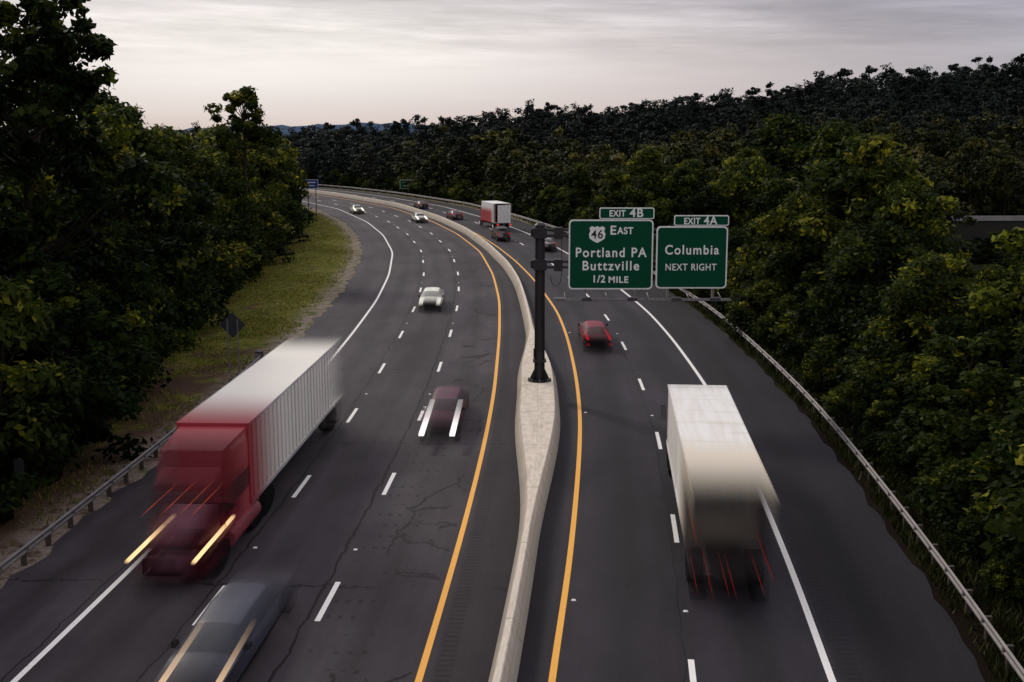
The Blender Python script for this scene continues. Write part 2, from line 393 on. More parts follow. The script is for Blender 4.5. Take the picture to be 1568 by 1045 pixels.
# ------------------------------------------------------------------ trees
def add_tube(V,F,pts,rs,n=6):
    o=len(V)
    for k,(p,r) in enumerate(zip(pts,rs)):
        for i in range(n):
            t=2*math.pi*i/n; V.append((p[0]+math.cos(t)*r,p[1]+math.sin(t)*r,p[2]))
    for k in range(len(pts)-1):
        for i in range(n): F.append((o+k*n+i,o+k*n+(i+1)%n,o+(k+1)*n+(i+1)%n,o+(k+1)*n+i))
def tree_mesh(name,H,R,base,ncl,nlf,leaf,seed,lmat,pw=.7,rcm=1.,lob=1.):
    g=np.random.default_rng(seed); V=[];F=[]
    bend=g.normal(0,.25,(6,2)).cumsum(0)*.5; bend[0]=0
    hs=np.linspace(-.8,H*.92,6); r0=H*.016+.05
    tp=[(bend[i,0],bend[i,1],hs[i]) for i in range(6)]
    add_tube(V,F,tp,[r0*(1-.85*i/5)+.01 for i in range(6)],8)
    cl=[]
    lop=g.uniform(0,6.28)
    while len(cl)<ncl:
        t=g.uniform(0,1); prof=(math.sin(math.pi*min(1,(t*.93+.07))**.72))**pw
        a=g.uniform(0,6.28); lobes=1+lob*(.24*math.sin(3*a+lop+t*3)+.17*math.sin(5*a+lop*2+t*9))
        rad=R*prof*lobes*math.sqrt(g.uniform(.12,1)) 
        z=base+(H-base)*t
        c=np.array([math.cos(a)*rad,math.sin(a)*rad,z+g.normal(0,.02*H)])
        cl.append((c,rcm*R*g.uniform(.15,.36)*(1-.3*t)))
    for c,rc in cl[::2]:
        h=max(base*.6,c[2]-np.hypot(c[0],c[1])*.75-.4); h=min(max(h,.3),H*.85)
        x=np.interp(h,hs,bend[:,0]); y=np.interp(h,hs,bend[:,1])
        m_=((x+c[0])/2,(y+c[1])/2,(h+c[2])/2-.2); add_tube(V,F,[(x,y,h),m_,tuple(c)],[r0*.30,r0*.16,.012],5)
    nb=len(F); V=np.array(V); 
    C=np.array([c for c,_ in cl]); RC=np.array([r for _,r in cl]); K=ncl*nlf
    idx=np.repeat(np.arange(ncl),nlf)
    d=g.normal(0,1,(K,3)); d[:,2]+=.25; d/=np.linalg.norm(d,axis=1)[:,None]
    rr=RC[idx]*(g.uniform(.35,1.12,K)**.6)*(1+.35*g.standard_normal(K)*.5)
    P=C[idx]+d*rr[:,None]*np.array([1,1,.72])
    nrmv=d*.7+g.normal(0,.5,(K,3))+np.array([0,0,.5]); nrmv/=np.linalg.norm(nrmv,axis=1)[:,None]
    a=np.cross(nrmv,g.normal(0,1,(K,3))); a/=np.linalg.norm(a,axis=1)[:,None]; b_=np.cross(nrmv,a)
    s=leaf*g.uniform(.55,1.35,K)[:,None]
    q=np.stack([P-a*s*.62,P-b_*s*.36-nrmv*s*.08,P+a*s*.62,P+b_*s*.36-nrmv*s*.08],1).reshape(-1,3)
    clv=g.uniform(0,1,ncl)**1.8; lv=np.clip(.08+.55*clv[idx]+.40*(g.uniform(0,1,K)**2.2)+ .30*((P[:,2]-base)/(H-base))**1.5-.10,0,1)  # lv rises with height: highlights on crown tops put into leaf colour
    nv=len(V); allV=np.concatenate([V,q]); 
    me=bpy.data.meshes.new(name)
    LF=(nv+np.arange(K*4)).reshape(-1,4)
    FF=np.concatenate([np.array(F),LF])
    me.vertices.add(len(allV)); me.vertices.foreach_set('co',allV.astype(np.float32).ravel())
    me.loops.add(len(FF)*4); me.loops.foreach_set('vertex_index',FF.astype(np.int32).ravel())
    me.polygons.add(len(FF)); me.polygons.foreach_set('loop_start',(np.arange(len(FF))*4).astype(np.int32))
    me.polygons.foreach_set('loop_total',np.full(len(FF),4,np.int32))
    me.materials.append(M_bark); me.materials.append(lmat)
    mi=np.ones(len(FF),np.int32); mi[:nb]=0; me.polygons.foreach_set('material_index',mi)
    A=me.attributes.new('lv','FLOAT','POINT'); val=np.zeros(len(allV),np.float32); val[nv:]=np.repeat(lv,4); A.data.foreach_set('value',val)
    me.update(calc_edges=True); me.validate(); return me
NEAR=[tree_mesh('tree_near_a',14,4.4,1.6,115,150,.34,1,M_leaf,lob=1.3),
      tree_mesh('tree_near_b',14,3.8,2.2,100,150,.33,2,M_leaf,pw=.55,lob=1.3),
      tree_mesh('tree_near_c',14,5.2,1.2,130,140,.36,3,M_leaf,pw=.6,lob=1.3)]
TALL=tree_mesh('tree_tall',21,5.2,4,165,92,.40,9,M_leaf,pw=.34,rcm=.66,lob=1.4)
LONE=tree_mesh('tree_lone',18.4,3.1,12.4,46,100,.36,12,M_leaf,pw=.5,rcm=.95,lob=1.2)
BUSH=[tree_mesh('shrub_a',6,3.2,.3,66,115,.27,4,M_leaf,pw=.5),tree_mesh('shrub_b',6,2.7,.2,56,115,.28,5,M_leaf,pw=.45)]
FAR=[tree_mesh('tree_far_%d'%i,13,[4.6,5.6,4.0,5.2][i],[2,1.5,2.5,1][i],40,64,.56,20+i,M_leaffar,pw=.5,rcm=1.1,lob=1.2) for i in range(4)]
def place(me,name,x,y,H,H0,parent=None,wide=1.,sink=0.):
    o=bpy.data.objects.new(name,me); s=H/H0
    z=float(height(np.array([x]),np.array([y]))[0])
    o.location=(x,y,z-.05-sink); o.scale=(s*wide,s*wide,s); o.rotation_euler=(random.uniform(-.04,.04),random.uniform(-.04,.04),random.uniform(0,6.28))
    return link(o,parent)
taken=[]
def T(x,y,top,k=None,wide=1.):
    """top = elevation of the crown top"""
    z=float(height(np.array([x]),np.array([y]))[0]); k=random.randrange(3) if k is None else k
    taken.append((x,y))
    if k==9: return place(TALL,'tall_deciduous_tree',x,y,top-z,21.5,wide=wide)
    if k==8: return place(LONE,'tall_deciduous_tree',x,y,top-z,18.9,wide=wide)
    return place(NEAR[k],'deciduous_tree',x,y,top-z,14.3,wide=wide)
def S(x,y,top,wide=1.):
    z=float(height(np.array([x]),np.array([y]))[0]); taken.append((x,y))
    return place(random.choice(BUSH),'roadside_shrub',x,y,top-z,6.2,wide=wide)
# left side
T(-25.4,60,22.4,9,1.0); T(-30.5,55,23.5,9,1.15); T(-27.2,69,18.2,9,.9); T(-26.6,80,16.,0); T(-31,88,17.,2); T(-27.9,121,18.9,8,1.05); T(-26.3,74,14.8,1)
T(-36.5,112,16.8,1); T(-33,98,16.2,0); T(-31.5,106,14.4,2); T(-32.,129,15,1);T(-34.5,140,14.8,0); T(-33.8,152,14.2,2); T(-36.6,165,14.4,0); T(-37.6,178,14.2,2); T(-38.6,190,14.2,1)
T(-41,202,13.8,0); T(-44.5,215,13.8,2); T(-50,229,13.6,0)
T(-27.2,90,12.8,0); T(-26,45,14,2); T(-25,37,12,0); T(-31,44,16,1); T(-30.5,117,12.6,2); T(-23.6,66,9.5,2)
S(-19.8,49,6.8,1.1); S(-22,54,7.8,1.1); S(-22.2,61,6.2); S(-20.8,40,6.,1.1); S(-19.8,33,4.6); S(-23.5,34,7); S(-23.8,69,5.4); S(-25.2,77,6,1.1); S(-26.4,86,6.2,1.1); S(-27.4,96,6.8,1.1);S(-28.,104,6.6,1.1);S(-28.5,113,6.6,1.1)
S(-29.2,122,6.6,1.1);S(-30.3,133,6.6,1.1);S(-31.2,145,6.8,1.1);S(-32.8,157,6.6,1.1);S(-34,169,6.2,1.1);S(-35.6,182,6,1.1);S(-37.6,194,6,1.1);S(-41,207,6,1.1); S(-18.9,27,4); S(-21,46,8,.9)
# right side
T(24.3,79,14.1,0,1.1); T(23.6,50,10.8,1,1.15); T(27,47,13,0,1.15); T(20.5,84,9.8,2); T(22,96,10.6,0); T(26,100,10.5,1)
T(21.0,66,9.0,2,1.1); T(18.6,110,9.4,0); T(23,113,11.5,2); T(34,148,16.6,0,1.3); T(28,138,12.4,1); T(38.5,141,15.,2,1.15); T(19,126,10.5,1); T(24,126,11.5,0)
T(20.8,40,9.4,0,1.1); T(22,33,9,2,1.1); T(20.2,57,8.4,0,1.1); T(16.5,138,9.5,2); T(21,142,11.,0); T(13.2,151,9.5,1); T(18,156,12,2); T(9.4,166,10,0); T(28.5,90,12.,1); T(46,172,14.5,0,1.2); T(52,188,16,2,1.2)
for i,d in enumerate(np.arange(20,160,3.1)):
    x,y,_=at('R',d,13.6+random.uniform(-.2,.7)); S(x,y,random.uniform(1.2,2.6) if d<70 else random.uniform(2.4,4.2),random.uniform(.9,1.3))
for i,d in enumerate(np.arange(22,150,4.6)):
    x,y,_=at('R',d,16.6+random.uniform(-.6,1.0)); S(x,y,random.uniform(3.8,6.6),1.15)

forest=bpy.data.objects.new('distant_forest',None); link(forest)
def grid(x0,x1,y0,y1,s):
    xs=np.arange(x0,x1,s); ys=np.arange(y0,y1,s); X,Y=np.meshgrid(xs,ys)
    X=X+rng.uniform(-.42,.42,X.shape)*s; Y=Y+rng.uniform(-.42,.42,Y.shape)*s
    return X.ravel(),Y.ravel()
X,Y=grid(-150,270,28,470,7.8)
dl,dr=rdist(X,Y); Z=height(X,Y)
tk=np.array(taken)
n=0
for x,y,z,a,b in zip(X,Y,Z,dl,dr):
    if abs(x)>.47*y+12: continue
    left=(a<-27 if y>70 else a<-24.5); right=(b>17)
    if not(left or right): continue
    if left and (x<-.47*y-10 or (-a)>55): continue
    if np.min((tk[:,0]-x)**2+(tk[:,1]-y)**2)<12 : continue
    if right and not left and y<135 and b<20: continue
    if .36*y<x and 90<y<194 :      # clearing with the side road
        if y>172 or random.random()<.35: continue
        hgt=random.uniform(1.6,3.4); o=bpy.data.objects.new('clearing_shrub',random.choice(BUSH)); s=hgt/6.2
        o.location=(x,y,z-.1); o.scale=(s*1.6,s*1.6,s); link(o,forest); continue
    if left: top=random.uniform(11.8,15.2)
    else:
        sc=random.choice((8.5,10.,11.5,12.5,13.5,15,17.5)) if y>235 else random.choice((7.5,9.,10.5,12,13.5,15.2))
        top=z+sc
        if y<110: top=random.uniform(8.,11.5)
        if y<=90 and x>.345*y: top=14.1*(1-y/180)-random.uniform(1.2,3.2)
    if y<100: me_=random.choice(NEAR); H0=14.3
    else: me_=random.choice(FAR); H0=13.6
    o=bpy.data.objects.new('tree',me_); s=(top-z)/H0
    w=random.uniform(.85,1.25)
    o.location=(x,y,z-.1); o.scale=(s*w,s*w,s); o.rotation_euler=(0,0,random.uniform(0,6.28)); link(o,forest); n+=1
for d in np.arange(150,330,4.5):
    x,y,_=at('R',d,15.5+random.uniform(0,2.5)); z=float(height(np.array([x]),np.array([y]))[0])
    o=bpy.data.objects.new('edge_shrub',random.choice(BUSH)); s=random.uniform(.6,1.1); o.location=(x,y,z-.1); o.scale=(s*1.1,s*1.1,s); o.rotation_euler=(0,0,random.uniform(0,6)); link(o,forest)
print('forest trees',n)
# side road seen through the clearing
sr=bpy.data.objects.new('side_road',None); link(sr)
mb=MB()
xs=np.linspace(56,112,15)
for i in range(14):
    x0,x1=xs[i],xs[i+1]; y0,y1=183+.05*(x0-56),183+.05*(x1-56)
    mb.add([(x0,y0-4,.9),(x1,y1-4,.9),(x1,y1+4,.9),(x0,y0+4,.9)],[(0,1,2,3)],0)
    mb.add([(x0,y0-4,-3),(x1,y1-4,-3),(x1,y1-4,.9),(x0,y0-4,.9)],[(0,1,2,3)],2)
    mb.add([(x0,y0-4.2,.9),(x1,y1-4.2,.9),(x1,y1-4.2,1.65),(x0,y0-4.2,1.65),(x0,y0-3.95,.9),(x1,y1-3.95,.9),(x1,y1-3.95,1.65),(x0,y0-3.95,1.65)],[(0,1,2,3),(4,7,6,5),(3,2,6,7)],1)
mb.build('deck_and_parapet',[simple('side_asphalt',(.10,.095,.10),.8),simple('parapet_concrete',(.26,.24,.235),.9,0,.35,.5),simple('bank_earth',(.02,.02,.014),.9)],parent=sr)

# distant blue hills
hx=np.linspace(-1800,2200,240); hv=[];hf=[]
for j,(yy,hh) in enumerate(((1900,0),(2050,.55),(2200,1.),(2500,.5),(2800,0))):
    for x in hx:
        p=23+14*math.exp(-((x+330)/220)**2)+4*math.sin(x*.006+1)+2*math.sin(x*.021)+1.6*math.sin(x*.083)+1.2*math.sin(x*.19+j)
        hv.append((x,yy,hh*p-1))
nn=len(hx)
for j in range(4):
    for i in range(nn-1): hf.append((j*nn+i,j*nn+i+1,(j+1)*nn+i+1,(j+1)*nn+i))
me=bpy.data.meshes.new('distant_hills'); me.from_pydata(hv,[],hf); me.polygons.foreach_set('use_smooth',[True]*len(hf))
m,t,b=newmat('hazy_wooded_hills'); tc=t.n('ShaderNodeTexCoord').outputs['Object']
t.l(t.mix(t.noise(tc,.02,6,.7),(.030,.056,.10),(.085,.13,.20)),b.inputs['Base Color']); b.inputs['Roughness'].default_value=1.; b.inputs['Specular IOR Level'].default_value=.0  # blue aerial haze put into the base colour
me.materials.append(m); link(bpy.data.objects.new('distant_hills',me))

# grass on verges
def blades(name,pts,h,w,mat=None):
    K=len(pts); g=rng; a=g.uniform(0,6.28,K); L=h*g.uniform(.4,1.4,K); P=np.array(pts)
    dx=np.cos(a)*w;dy=np.sin(a)*w; lean=g.normal(0,.35,(K,2))*L[:,None]
    v=np.zeros((K,3,3)); v[:,0]=P; v[:,0,0]-=dx; v[:,0,1]-=dy; v[:,1]=P; v[:,1,0]+=dx; v[:,1,1]+=dy; v[:,2]=P; v[:,2,2]+=L; v[:,2,:2]+=lean
    me=bpy.data.meshes.new(name); me.from_pydata(v.reshape(-1,3).tolist(),[],np.arange(K*3).reshape(-1,3).tolist())
    A=me.attributes.new('lv','FLOAT','POINT'); A.data.foreach_set('value',np.repeat(g.uniform(0,1,K),3).astype(np.float32))
    me.materials.append(mat or M_blade); me.update(); return link(bpy.data.objects.new(name,me))
def scatter(side,o0,o1,d0,d1,n,thr=-.2):
    d=d0+(d1-d0)*rng.uniform(0,1,n)**1.3; o=rng.uniform(o0,o1,n)
    X=LX if side=='L' else RX; nx_=LNx if side=='L' else RNx; ny_=LNy if side=='L' else RNy
    x=np.interp(d,YS,X)+np.interp(d,YS,nx_)*o; y=d+np.interp(d,YS,ny_)*o
    k=(np.sin(x*.9+np.sin(y*.5)*2)+np.sin(y*.45+x*.3)+rng.normal(0,.7,n))>thr
    x=x[k];y=y[k]; z=height(x,y)-.04
    return np.stack([x,y,z],1)
blades('verge_grass',np.concatenate([scatter('L',-26,-14.8,30,90,24000,.3),scatter('L',-27,-15.2,80,215,24000,-.6)]),.18,.04)
blades('roadside_weeds',scatter('R',11.6,16,20,120,46000,-.5),.30,.04,M_weed)

# ------------------------------------------------------------------ vehicles (long-exposure smear: fade along direction of travel)
def vmat(name,col,T_,L,B,rough=.5,metal=0.,emis=None,colfn=None,amul=1.,coat=0.,af=None,spec=.4):
    m,t,b=newmat(name); tc=t.n('ShaderNodeTexCoord').outputs['Object']; X,Y,Z=t.sep(tc)
    if colfn: c=colfn(t,X,Y,Z)
    else:
        n=t.noise(t.comb(t.m('MULTIPLY',X,5.),t.m('MULTIPLY',Y,.12),t.m('MULTIPLY',Z,5.)),1.,3)
        rgb=t.n('ShaderNodeRGB'); rgb.outputs[0].default_value=(*col,1); c=t.scale(rgb.outputs[0],t.m('MULTIPLY_ADD',n,.6,.7))
    t.put(b.inputs['Base Color'],c); b.inputs['Specular IOR Level'].default_value=spec
    b.inputs['Roughness'].default_value=rough; b.inputs['Metallic'].default_value=metal; b.inputs['Coat Weight'].default_value=coat
    if emis: b.inputs['Emission Color'].default_value=(*emis[0],1); b.inputs['Emission Strength'].default_value=emis[1]
    if B>0:
        ramp=min(L,B)
        if af: a=t.m('MULTIPLY',t.ss(Y,af[0],af[0]-af[1]),t.ss(Y,-T_/2,-T_/2+ramp)); a=t.m('MULTIPLY',a,amul)
        else:
            a=t.ss(t.m('SUBTRACT',T_/2,t.m('ABSOLUTE',Y)),0.,ramp)
            a=t.m('MULTIPLY',a,amul*min(1.,(L/B)**.5))
        tr=t.n('ShaderNodeBsdfTransparent'); mx=t.n('ShaderNodeMixShader'); t.l(a,mx.inputs[0]); t.l(tr.outputs[0],mx.inputs[1]); t.l(b.outputs[0],mx.inputs[2])
        t.l(mx.outputs[0],m.node_tree.nodes['Material Output'].inputs[0])
    return m
def emat(name,col,strn,y0,y1,fade=1.,a0=1.):
    m,t,b=newmat(name); tc=t.n('ShaderNodeTexCoord').outputs['Object']; X,Y,Z=t.sep(tc)
    a=t.m('MULTIPLY',t.m('MULTIPLY',t.ss(Y,y0,y0+fade),t.ss(Y,y1,y1-fade)),a0)
    e=t.n('ShaderNodeEmission'); e.inputs[0].default_value=(*col,1); e.inputs[1].default_value=strn
    tr=t.n('ShaderNodeBsdfTransparent'); mx=t.n('ShaderNodeMixShader'); t.l(a,mx.inputs[0]); t.l(tr.outputs[0],mx.inputs[1]); t.l(e.outputs[0],mx.inputs[2])
    t.l(mx.outputs[0],m.node_tree.nodes['Material Output'].inputs[0]); return m
CAR=[(0,.72,.76,.78,.66),(.02,.86,.90,.86,.72),(.17,.98,1.02,.90,.70),(.31,1.0,1.38,.90,.60),(.45,1.0,1.45,.91,.61),(.58,.98,1.38,.90,.59),(.71,.94,.98,.90,.70),(.93,.80,.84,.87,.70),(.985,.70,.74,.82,.66),(1,.58,.6,.76,.62)]
SUV=[(0,.85,.9,.84,.7),(.02,1.0,1.15,.9,.72),(.06,1.05,1.66,.92,.70),(.3,1.06,1.76,.93,.72),(.5,1.06,1.76,.93,.71),(.60,1.04,1.68,.93,.68),(.73,1.02,1.08,.92,.74),(.94,.92,.97,.9,.74),(.985,.8,.84,.86,.7),(1,.62,.65,.8,.66)]
def car(name,side,dmid,o,col,L=4.6,B=0.,shape=CAR,lights=None,lw=.12,rough=.5,tail=False,amul=1.,glass=(.012,.013,.016),lf=.35,la=1.):
    Tn=L+B; mb=MB(); st=[]
    ts=sorted(set([s[0] for s in shape]+list(np.linspace(0,1,17))))
    arr=np.array(shape)
    for t in ts: st.append((t,)+tuple(float(np.interp(t,arr[:,0],arr[:,k])) for k in range(1,5)))
    rings=[]
    for t,zb,zt,wb,wt in st:
        y=(t-.5)*Tn; lo=.2 if .08<t<.92 else .28
        h=[(wb*.90,lo),(wb*.98,.42),(wb*1.0,.62),(wb*.975,zb),(wt,zt-.04),(wt*.82,zt),(wt*.35,zt+.03)]
        ring=[(x,y,z) for x,z in h]+[(-x,y,z) for x,z in reversed(h)]; rings.append(ring)
    n=14; V=[p for r in rings for p in r]
    mb.v=V
    for i in range(len(rings)-1):
        gl=(st[i][2]-st[i][1]+st[i+1][2]-st[i+1][1])/2>.1
        slope=abs(st[i+1][2]-st[i][2])/((st[i+1][0]-st[i][0])*L)
        for j in range(n):
            a=i*n+j;b_=i*n+(j+1)%n; mb.f.append([a,b_,b_+n,a+n])
            if j==13: mi=2
            elif j in(3,9) and gl: mi=1
            elif j in(4,5,6,7,8) and slope>.35 and min(st[i][2],st[i+1][2])>.8 and gl: mi=1
            elif j in(0,12): mi=2
            else: mi=0
            mb.m.append(mi)
    mb.f.append(list(range(n))); mb.m.append(0); mb.f.append([len(V)-n+k for k in range(n-1,-1,-1)]); mb.m.append(2)
    for t in(.17,.82):
        for s in(-1,1):
            x0,x1=sorted((s*.68,s*.925)); mb.wheel(x0,x1,(t-.5)*Tn,.33,.33,Tn/L,2,None if B>4 else 3)
    mb.box(-.26,.26,-Tn/2-.02,-Tn/2+.01,.6,.74,3)
    for s in(-1,1):
        x0,x1=sorted((s*.9,s*1.04)); mb.hexa([(x0,.12*Tn,.98),(x1,.12*Tn,.98),(x1,.12*Tn+.14*Tn/L,.98),(x0,.12*Tn+.14*Tn/L,.98)],[(x0,.12*Tn,1.1),(x1,.12*Tn,1.1),(x1,.12*Tn+.1*Tn/L,1.1),(x0,.12*Tn+.1*Tn/L,1.1)],2)
        x0,x1=sorted((s*.6,s*.84)); mb.box(x0,x1,-Tn/2-.03,-Tn/2+.12,.66,.80,4)
        if B==0:
            mb.box(x0,x1,Tn/2-.14,Tn/2+.01,.56,.68,5)
    if lights:
        for s in(-1,1):
            y1=Tn/2-.15; y0=y1-B*.95
            if not tail:
                xa,xb=sorted((s*(.70-lw/2),s*(.70+lw/2)))
                z1,z0=.74,.99
                mb.add([(xa,y1,z1-.10),(xb,y1,z1-.10),(xb,y1,z1),(xa,y1,z1),(xa,y0,z0),(xb,y0,z0),(xb,y0,z0+.1),(xa,y0,z0+.1)],[(0,1,2,3),(4,7,6,5),(0,4,5,1),(3,2,6,7),(0,3,7,4),(1,5,6,2)],5)
            else:
                y0=-Tn/2+.1
                xa,xb=sorted((s*(.72-lw/2),s*(.72+lw/2)));mb.box(xa,xb,y0,y0+B*.9,1.0,1.05,4)
    y1=Tn/2
    P=[vmat(name+'_paint',col,Tn,L,B,rough,.0,amul=amul,coat=.15 if B<4 else 0.),vmat(name+'_glass',glass,Tn,L,B,.3 if B<4 else .6,amul=amul),vmat(name+'_tyre',(.012,.012,.012),Tn,L,B,.9,amul=amul*.8,spec=.1),vmat(name+'_trim',(.25,.25,.26),Tn,L,B,.5,amul=amul),
       (emat(name+'_tail',(1,.03,.05),.45,-Tn/2-.2,-Tn/2+B*.95,1.,.7) if (tail and B>0) else vmat(name+'_tail',(.3,.01,.01),Tn,L,B,.3,emis=((1,.05,.04),.4 if tail else 0.))),
       (emat(name+'_headlight',lights[0],lights[1],y1-B-.1,y1-.05,lf,la) if (lights and B>0 and not tail) else vmat(name+'_head',(.9,.9,.85),Tn,L,0,.2,emis=((1,.9,.75),1.2)))]
    x,y,a=at(side,dmid,o)
    rz=-math.atan(a)
    if side=='L': rz+=math.pi
    ob=mb.build(name,P,loc=(x,y,.005),rot=rz)
    ob.data.polygons.foreach_set('use_smooth',[True]*len(ob.data.polygons))
    try: ob.data.set_sharp_from_angle(angle=math.radians(38))
    except Exception: pass
    return ob
car('grey_sedan','L',29.4,-5.35,(.050,.055,.088),4.8,5.4,lights=((1.,.66,.38),.95),lw=.11,glass=(.028,.032,.052),lf=1.0,amul=.97)
car('maroon_sedan','L',56.0,-2.1,(.095,.020,.048),4.7,5.8,lights=((1.,.95,.93),1.35),lw=.24,glass=(.030,.010,.022),amul=.92)
car('white_sedan','L',95.5,-5.6,(.88,.88,.80),4.7,4.2,lights=((1.,.97,.85),.85),lw=.3,lf=2.,glass=(.34,.34,.31),la=.7)
car('white_sedan','L',190,-2.2,(.7,.7,.66),4.7,2.6,lights=((1.,.97,.9),1.2),lw=.3)
car('white_sedan','L',213,-9.0,(.6,.6,.55),4.7,2.4,lights=((1.,.95,.8),1.2),lw=.3)
car('white_sedan','L',262,-9.5,(.6,.55,.42),4.7,2.,lights=((1.,.85,.55),1.5),lw=.35)
car('red_sedan','R',78.5,1.75,(.22,.006,.026),4.7,5.0,tail=True,lights=1,lw=.14,glass=(.07,.008,.014))
car('dark_suv','R',157,1.9,(.012,.012,.016),4.9,2.4,SUV,tail=True,lights=1,lw=.3)
car('maroon_sedan','R',196,1.9,(.16,.02,.04),4.7,2.4,tail=True,lights=1,lw=.3)
car('red_sedan','R',224,1.9,(.10,.012,.02),4.7,2.,tail=True,lights=1,lw=.3)
car('silver_sedan','R',143,5.5,(.3,.3,.32),4.7,2.5,tail=True,lights=1,lw=.2)

def semi_left():
    Tn=24.5;B=5.6;L=Tn-B; mb=MB()
    f=6.2; r=-Tn/2
    mb.box(-1.28,1.28,r,f,1.15,4.08,0)
    y=r+.3
    while y<f-.2:
        for s in(-1,1):
            x0,x1=sorted((s*1.283,s*1.31)); mb.box(x0,x1,y,y+.12,1.3,3.95,1)
        y+=.61
    for s in(-1,1):
        x0,x1=sorted((s*1.284,s*1.32)); mb.box(x0,x1,r,f,1.12,1.26,1); mb.box(x0,x1,r,f,3.98,4.09,1)
    mb.box(-.55,.55,r+.4,f+3,.85,1.13,2)
    for yy in(r+2.,r+3.5):
        for s in(-1,1): x0,x1=sorted((s*.75,s*1.25)); mb.wheel(x0,x1,yy,.52,.52,2.0,3,None)
    for s in(-1,1): x0,x1=sorted((s*.6,s*.75)); mb.box(x0,x1,f-3.6,f-3.2,.3,1.1,2)
    F=Tn/2
    mb.box(-.45,.45,4.6,F-.6,.55,.95,2)
    for yy in(5.0,6.4):
        for s in(-1,1): x0,x1=sorted((s*.72,s*1.22)); mb.wheel(x0,x1,yy-1.2,.52,.52,2.2,3,None)
    for s in(-1,1): x0,x1=sorted((s*.9,s*1.22)); mb.wheel(x0,x1,F-2.2,.52,.52,2.6,3,None)
    mb.hexa([(-1.22,5.0,.9),(1.22,5.0,.9),(1.2,10.2,.9),(-1.2,10.2,.9)],[(-1.24,5.0,4.05),(1.24,5.0,4.05),(1.05,8.6,3.75),(-1.05,8.6,3.75)],4)
    mb.hexa([(-1.1,8.7,1.0),(1.1,8.7,1.0),(1.08,11.0,1.0),(-1.08,11.0,1.0)],[(-1.0,8.7,3.2),(1.0,8.7,3.2),(.95,9.7,2.9),(-.95,9.7,2.9)],4)
    mb.hexa([(-.92,10.78,1.75),(.92,10.78,1.75),(.92,10.86,1.75),(-.92,10.86,1.75)],[(-.85,10.0,2.75),(.85,10.0,2.75),(.85,10.08,2.75),(-.85,10.08,2.75)],5)
    for s in(-1,1):
        x0,x1=sorted((s*1.235,s*1.255)); mb.box(x0,x1,6.2,9.4,1.85,2.55,9)
        x0,x1=sorted((s*.78,s*1.2)); mb.hexa([(x0,F-4.3,.55),(x1,F-4.3,.55),(x1,F-.15,.5),(x0,F-.15,.5)],[(x0,F-4.2,1.1),(x1,F-4.2,1.1),(x1,F-.6,.95),(x0,F-.6,.95)],8)
        x0,x1=sorted((s*.95,s*1.28)); mb.tube(((x0+x1)/2,5.4,.75),((x0+x1)/2,8.8,.75),.3,mi=1,n=14)
    mb.hexa([(-.95,8.9,.95),(.95,8.9,.95),(.72,F-.1,.75),(-.72,F-.1,.75)],[(-.92,8.9,2.0),(.92,8.9,2.0),(.60,F-.5,1.35),(-.60,F-.5,1.35)],8)
    mb.box(-.5,.5,F-.12,F-.02,.75,1.3,8); mb.box(-1.2,1.2,F-3.6,F,.38,.62,8)
    for s in(-1,1):
        xa,xb=sorted((s*.98,s*1.09)); mb.box(xa,xb,F-4.7,F-.1,1.12,1.2,6)
    for x,z in((-.8,3.3),(-.45,3.36),(.1,3.38),(.75,3.3)): mb.box(x-.008,x+.008,7.6,11.6,z-.9,z-.884,7)
    def bodycol(t,X,Y,Z): return t.mix(t.ss(Y,.8,6.6),(.86,.83,.76),(.30,.012,.025))
    def sidecol(t,X,Y,Z):
        w=t.m('SINE',t.m('MULTIPLY',Y,2.)); return t.mix(t.ss(Y,2.6,6.2),t.mix(t.m('MULTIPLY_ADD',w,.5,.5),(.55,.55,.58),(.68,.68,.70)),(.35,.06,.09))
    def cabcol(t,X,Y,Z):
        c=t.mix(t.ss(Y,9.,5.0),(.20,.003,.018),(.50,.09,.10))
        band=t.m('MULTIPLY',t.m('MULTIPLY',t.ss(Z,1.5,2.0),t.ss(Z,3.0,2.5)),t.ss(Y,6.,8.))
        return t.mix(t.m('MULTIPLY',band,.7),c,(.030,.004,.012))
    def hoodcol(t,X,Y,Z): return t.mix(t.ss(t.m('ABSOLUTE',X),.85,.2),(.10,.003,.020),(.40,.15,.23))  # pinkish highlight along the hood middle, put into the colour
    P=[vmat('trailer_white',None,Tn,L,B,.5,colfn=bodycol),vmat('trailer_rib',None,Tn,L,B,.5,.0,colfn=sidecol,amul=.5),vmat('chassis_dark',(.015,.015,.017),Tn,L,B,.7,spec=.1),vmat('truck_tyre',(.010,.010,.010),Tn,L,B,.9,spec=.05,amul=.8),
       vmat('cab_red',None,Tn,L,B,.45,.0,colfn=cabcol,af=(10.9,6.0),coat=.1),vmat('cab_glass',(.015,.004,.008),Tn,L,B,.5,af=(11.2,3.5),amul=.7),emat('truck_headlight',(1.,.64,.32),1.4,F-4.8,F-.05,.5),emat('marker_lights',(1.,.15,.05),.55,7.5,11.7,1.4,.65),
       vmat('hood_red',None,Tn,L,B,.45,.0,colfn=hoodcol,af=(F,5.4),amul=.88),vmat('cab_side_glass',(.03,.01,.016),Tn,L,B,.6,af=(9.8,2.2),amul=.3)]
    x,y,a=at('L',45.6,-8.75)
    return mb.build('red_semi_truck',P,bevel=.07,loc=(x,y,.005),rot=-math.atan(a)+math.pi)
semi_left()
